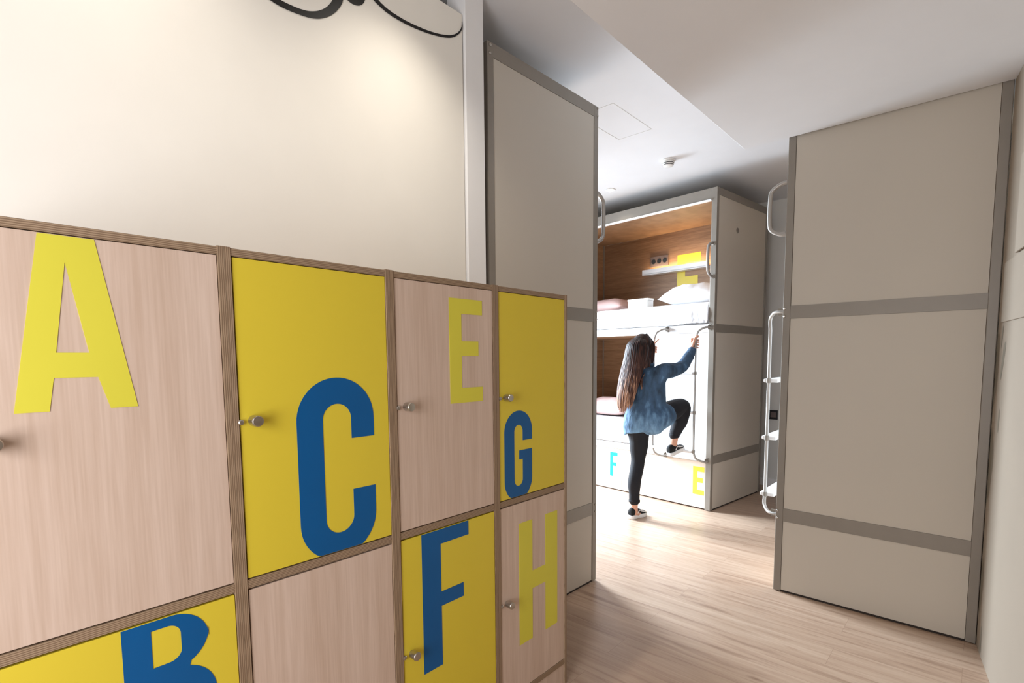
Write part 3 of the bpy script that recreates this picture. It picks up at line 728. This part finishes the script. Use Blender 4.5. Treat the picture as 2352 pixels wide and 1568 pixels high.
# hands wrapped round the stiles
def hand(bm, wrist, pole, z, side, spread=None):
    """side: +1 thumb towards +y ; fingers curl round the pole"""
    pz = Vector((pole.x, pole.y, z)); to = (Vector((wrist.x, wrist.y, 0))-Vector((pole.x, pole.y, 0))).normalized()
    lat = Vector((-to.y, to.x, 0))*side
    palm = pz + to*.030 + lat*-.010
    # palm: flattened loft from the wrist to the knuckles
    d = (palm - wrist)
    ax = Vector((0, 0, 1)); 
    a_ = lat
    kn = palm + Vector((0, 0, .006))
    secs = []
    for f, hw, hh in ((0, .021, .019), (.35, .026, .017), (.75, .038, .014), (1, .040, .012), (1.12, .034, .010)):
        c = wrist + (kn - wrist)*f
        secs.append((c, a_*hh, (ax*.93 - to*.1)*hw))
    loft(bm, secs, 14)
    for k in range(4):
        zz = z + .034 - .0215*k
        th0 = math.atan2(to.y, to.x); rr = .0215
        ln = (255, 275, 260, 225)[k]
        if spread is not None and k == 0: # extended index finger
            p0 = Vector((pole.x, pole.y, zz)) + to*.028 - lat*.014
            limb(bm, [p0, p0 + spread*.032 + Vector((0, 0, .004)), p0 + spread*.048 + Vector((0, 0, .009)), p0 + spread*.062 + Vector((0, 0, .010))], [.0088, .008, .0072, .006], 4, 10)
            continue
        pts = []
        for j in range(6):
            th = th0 - side*R(38) - side*R(ln-60)*j/5*-1*(-1)
            pts.append(Vector((pole.x + rr*math.cos(th), pole.y + rr*math.sin(th), zz - .002*j)))
        limb(bm, [palm + Vector((0, 0, zz-z)) + to*.004] + pts, [.0100, .0095, .009, .0088, .008, .0075, .0065], 3, 10)
    # thumb leaves the side of the palm and closes from the other way
    th0 = math.atan2(to.y, to.x)
    b0 = wrist + (palm - wrist)*.45 + lat*.016 + Vector((0, 0, .016))
    t1 = Vector((pole.x + .030*math.cos(th0+side*R(45)), pole.y + .030*math.sin(th0+side*R(45)), z+.040))
    t2 = Vector((pole.x + .024*math.cos(th0+side*R(95)), pole.y + .024*math.sin(th0+side*R(95)), z+.050))
    limb(bm, [b0, t1, t2, t2 + Vector((0, 0, .012))], [.0125, .0105, .0092, .0075], 4, 10)
hand(body, JT['rwr'], SR, 1.462, 1)
hand(body, JT['lwr'], SL, 1.425, -1, spread=Vector((.35, -.75, .55)).normalized())
pobj('body', body, M['skin'], voxel=.0042, smooth_it=2)
# facial features
fe = nb()
for s_ in (-1, 1): ball(fe, hp(.068, s_*.028, .006), .0125)
pobj('eyes', fe, M['eye'])
fe = nb()
for s_ in (-1, 1): ball(fe, hp(.0775, s_*.028, .006), .0055)
pobj('irises', fe, M['iris'])
fe = nb(); ball(fe, hp(.087, 0, -.052), (.005, .019, .0045)); ball(fe, hp(.086, 0, -.061), (.005, .016, .005))
pobj('lips', fe, M['lip'])

# trousers
tr = nb()
limb(tr, [(3.985, 2.105, .86), JT['lhip']+Vector((-.005, 0, -.03)), (3.955, 2.150, .62), (3.928, 2.143, .46), (3.868, 2.138, .31), (3.855, 2.132, .20), (3.850, 2.128, .150)],
     [.125, .104, .080, .058, .055, .045, .044])
limb(tr, [(4.0, 2.08, .86), JT['rhip'], (4.17, 1.975, .885), (4.318, 1.932, .915), (4.296, 1.944, .80), (4.272, 1.966, .71), (4.263, 1.978, .667)],
     [.125, .110, .090, .068, .069, .052, .043])
pobj('trousers', tr, M['pants'], voxel=.006, smooth_it=3)
cf = nb(); tube(cf, [(3.8505, 2.128, .138), (3.8505, 2.128, .158)], .0475, 24); tube(cf, [(4.262, 1.979, .656), (4.265, 1.976, .676)], .0465, 24)
pobj('cuffs', cf, M['pants'], bevel=.003)

# denim shirt
sh_ = nb()
def sec(c, a, b, da=(0, 1, 0), db=(1, 0, 0)): return (c, Vector(da)*a, Vector(db)*b)
loft(sh_, [sec((3.972, 2.112, .722), .156, .125, (-.25, .97, -.20)), sec((3.972, 2.110, .775), .168, .133, (-.22, .97, -.10)), sec((3.980, 2.100, .85), .172, .138, (-.2, .98, 0)),
           sec((3.99, 2.100, .93), .158, .120, (-.15, .98, .04)), sec((4.005, 2.105, 1.02), .150, .108, (-.1, 1, 0)),
           sec((4.015, 2.11, 1.11), .155, .108), sec((4.02, 2.115, 1.18), .152, .100), sec((4.022, 2.12, 1.225), .125, .080), sec((4.025, 2.13, 1.262), .068, .060)], 32)
limb(sh_, [(4.02, 2.04, 1.16), JT['rsh']+Vector((0, 0, .002)), (4.10, 1.935, 1.235), JT['relb'], (4.262, 1.868, 1.335), JT['rwr']+Vector((-.012, .002, -.018))],
     [.088, .070, .062, .055, .046, .036])
limb(sh_, [(4.02, 2.18, 1.16), JT['lsh'], (4.12, 2.30, 1.185), JT['lelb'], (4.265, 2.312, 1.27), JT['lwr']+Vector((-.012, .002, -.018))],
     [.085, .066, .058, .050, .042, .036])
# shirt tail carried by the raised thigh
limb(sh_, [(4.0, 2.06, .83), (4.045, 2.012, .850), (4.085, 1.998, .855)], [.14, .120, .106])
shirt = pobj('denim_shirt', sh_, M['denim'], voxel=.007, smooth_it=4)
me = shirt.data
for v in me.vertices:   # soft folds and an uneven hem
    p = v.co; nrm = v.normal
    k = max(0, min(1, (1.02-p.z)/.3))
    f = noise.noise(Vector((p.x*7, p.y*11, p.z*4)))*.010 + math.sin(p.y*34 + p.z*12 + 2*noise.noise(p*6))*.0055*k + noise.noise(Vector((p.x*16, p.y*16, p.z*10)))*.0022
    v.co = p + nrm*f
cf = nb(); dv = (JT['rwr']-Vector((4.262, 1.868, 1.335))).normalized(); c0 = JT['rwr']+Vector((-.012, .002, -.018))
tube(cf, [c0-dv*.012, c0+dv*.036], .0335, 20)
dv = (JT['lwr']-Vector((4.265, 2.312, 1.27))).normalized(); c0 = JT['lwr']+Vector((-.012, .002, -.018)); tube(cf, [c0-dv*.012, c0+dv*.036], .0335, 20)
pobj('shirt_cuffs', cf, M['denim'], shirt, bevel=.004)
col_ = nb(); pts = [Vector((4.03, 2.133, 1.268)) + Vector((math.cos(a)*.058, math.sin(a)*.060, .01+.006*math.cos(a))) for a in [R(40)+i*R(280)/16 for i in range(17)]]
tube(col_, pts, .012, 8, flat=1.6); pobj('collar', col_, M['denim'], shirt)

# hair: a cap on the skull and a long fall of strands down the back
hb_ = nb()
ball(hb_, hp(-.014, 0, .022), (.102, .088, .100), 24, 16)
ball(hb_, hp(-.035, -.048, -.045), (.062, .048, .085)); ball(hb_, hp(-.035, .048, -.045), (.062, .048, .085)); ball(hb_, hp(-.07, -.05, -.12), (.05, .05, .08))
def hsec(c, w_, th): return (c, Vector((.30, .95, 0))*w_, Vector((.95, -.30, 0))*th)
loft(hb_, [hsec((4.005, 2.170, 1.49), .060, .060), hsec((3.975, 2.175, 1.42), .098, .075), hsec((3.950, 2.185, 1.33), .108, .068), hsec((3.918, 2.200, 1.22), .110, .055),
           hsec((3.888, 2.212, 1.12), .104, .046), hsec((3.866, 2.222, 1.03), .090, .038), hsec((3.858, 2.226, .97), .060, .024), hsec((3.854, 2.228, .93), .030, .012)], 24)
hair = pobj('hair', hb_, M['hair'], voxel=.007, smooth_it=3)
st_ = nb()
rnd = random.Random(3)
for i in range(300):
    a = rnd.uniform(-1, 1); dpt = rnd.uniform(-1, .5)
    L_ = 1 - .34*rnd.random()**1.2 - .10*abs(a)
    path = []
    cs = [((4.02, 2.172, 1.515), .035, .04), ((3.965, 2.175, 1.455), .088, .07), ((3.945, 2.185, 1.34), .110, .070), ((3.914, 2.200, 1.22), .114, .058), ((3.884, 2.212, 1.12), .108, .050), ((3.860, 2.222, 1.02), .096, .042), ((3.850, 2.228, .94), .078, .034), ((3.846, 2.230, .875), .060, .026)]
    th = a*PI/2*.98
    for c, w_, tk in cs:
        j = noise.noise(Vector((i*.37, c[2]*3, 0)))*.012
        path.append(Vector(c) + Vector((.30, .95, 0))*(math.sin(th)*w_ + j) - Vector((.95, -.30, 0))*(math.cos(th)*tk + dpt*.007))
    pp = catmull(path, 4); pp = pp[:max(8, int(len(pp)*L_))]
    n_ = len(pp); tube(st_, pp, [.0055*(1-.8*(q/n_)**2) for q in range(n_)], 5)
for i in range(110): # side locks over the ears
    s_ = rnd.choice((-1, -1, 1)); o1 = rnd.uniform(0, 1)
    pp = catmull([hp(.02-.03*o1, s_*.03, .115), hp(.035-.05*o1, s_*.084, .03), hp(.015-.05*o1, s_*.092, -.05), hp(-.03-.04*o1, s_*.090, -.14), Vector((3.955-.03*o1, 2.185+s_*(.10-.01*o1), 1.20)), Vector((3.90, 2.20+s_*(.10-.02*o1), 1.08+.06*o1))], 5)
    n_ = len(pp); tube(st_, pp, [.0045*(1-.7*(q/n_)**2) for q in range(n_)], 5)
pobj('hair_strands', st_, M['hair'], hair)

# shoes
def shoe(name_m, heel, toe, upv):
    d = (toe-heel); Ls = d.length; d.normalize(); side = upv.cross(d).normalized(); u_ = d.cross(side)
    sgn = 1
    def at(f, s_, h): return heel + d*f*Ls + side*s_ + u_*h*sgn
    up_ = nb(); secs = []
    for f, hw, h0, h1 in ((.0, .018, .018, .050), (.03, .027, .016, .066), (.15, .032, .016, .074), (.32, .034, .016, .070), (.45, .036, .016, .062), (.6, .040, .016, .052), (.75, .042, .016, .042), (.9, .036, .016, .034), (.98, .020, .016, .026)):
        h0 += .006; h1 = h1*1.18+.006; secs.append((at(f, 0, (h0+h1)/2), side*hw, u_*(h1-h0)/2*1.1))
    loft(up_, secs, 20)
    o = pobj('shoe', up_, M['shoe'], voxel=.0045, smooth_it=2)
    so = nb(); secs = []
    N = 28; ring_b = []; ring_t = []
    prof_ = [(-.02, .0), (.0, .022), (.06, .032), (.2, .0345), (.4, .034), (.6, .042), (.78, .045), (.92, .036), (1.0, .016), (1.015, 0)]
    left = [(f, w_) for f, w_ in prof_]; right = [(f, -w_) for f, w_ in prof_[-2:0:-1]]
    for f, w_ in left+right:
        ring_b.append(so.verts.new(at(f, w_*1.02, 0))); ring_t.append(so.verts.new(at(f, w_*1.04, .033)))
    n_ = len(ring_b)
    so.faces.new(ring_b[::-1]); so.faces.new(ring_t)
    for k in range(n_): so.faces.new((ring_b[k], ring_b[(k+1) % n_], ring_t[(k+1) % n_], ring_t[k]))
    pobj('sole', so, M['sole'], o, bevel=.003)
    sp_ = nb()   # pale side stripe curving along the upper
    for s_ in (-1, 1):
        pts = [at(.30, s_*.0335, .044), at(.42, s_*.0355, .068), at(.52, s_*.0355, .060), at(.62, s_*.0400, .054), at(.80, s_*.0395, .045)]
        tube(sp_, catmull(pts, 5), .0042, 6)
    for k in range(4):
        tube(sp_, catmull([at(.46+.06*k, -.022, .078-.006*k), at(.47+.06*k, 0, .088-.007*k), at(.46+.06*k, .022, .078-.006*k)], 4), .0035, 6)
    pobj('laces', sp_, M['sole'], o)
    return o
shoe('l', Vector((3.800, 2.140, .001)), Vector((3.990, 2.104, .001)), Vector((0, 0, 1)))
shoe('r', Vector((4.216, 2.000, .487)), Vector((4.392, 1.955, .5375)), Vector((-.27, 0, 1)).normalized())

# LED glow in the upper niche of the far bunk
lp = Fp + fx*(D-.05) + fy*.91 + Vector((0, 0, 2.295))
a_ = area('niche_led', lp, (.25, 0, 1), .02, .7, 3.0, (1, .74, .46)); a_.rotation_euler = (R(180), 0, FA)
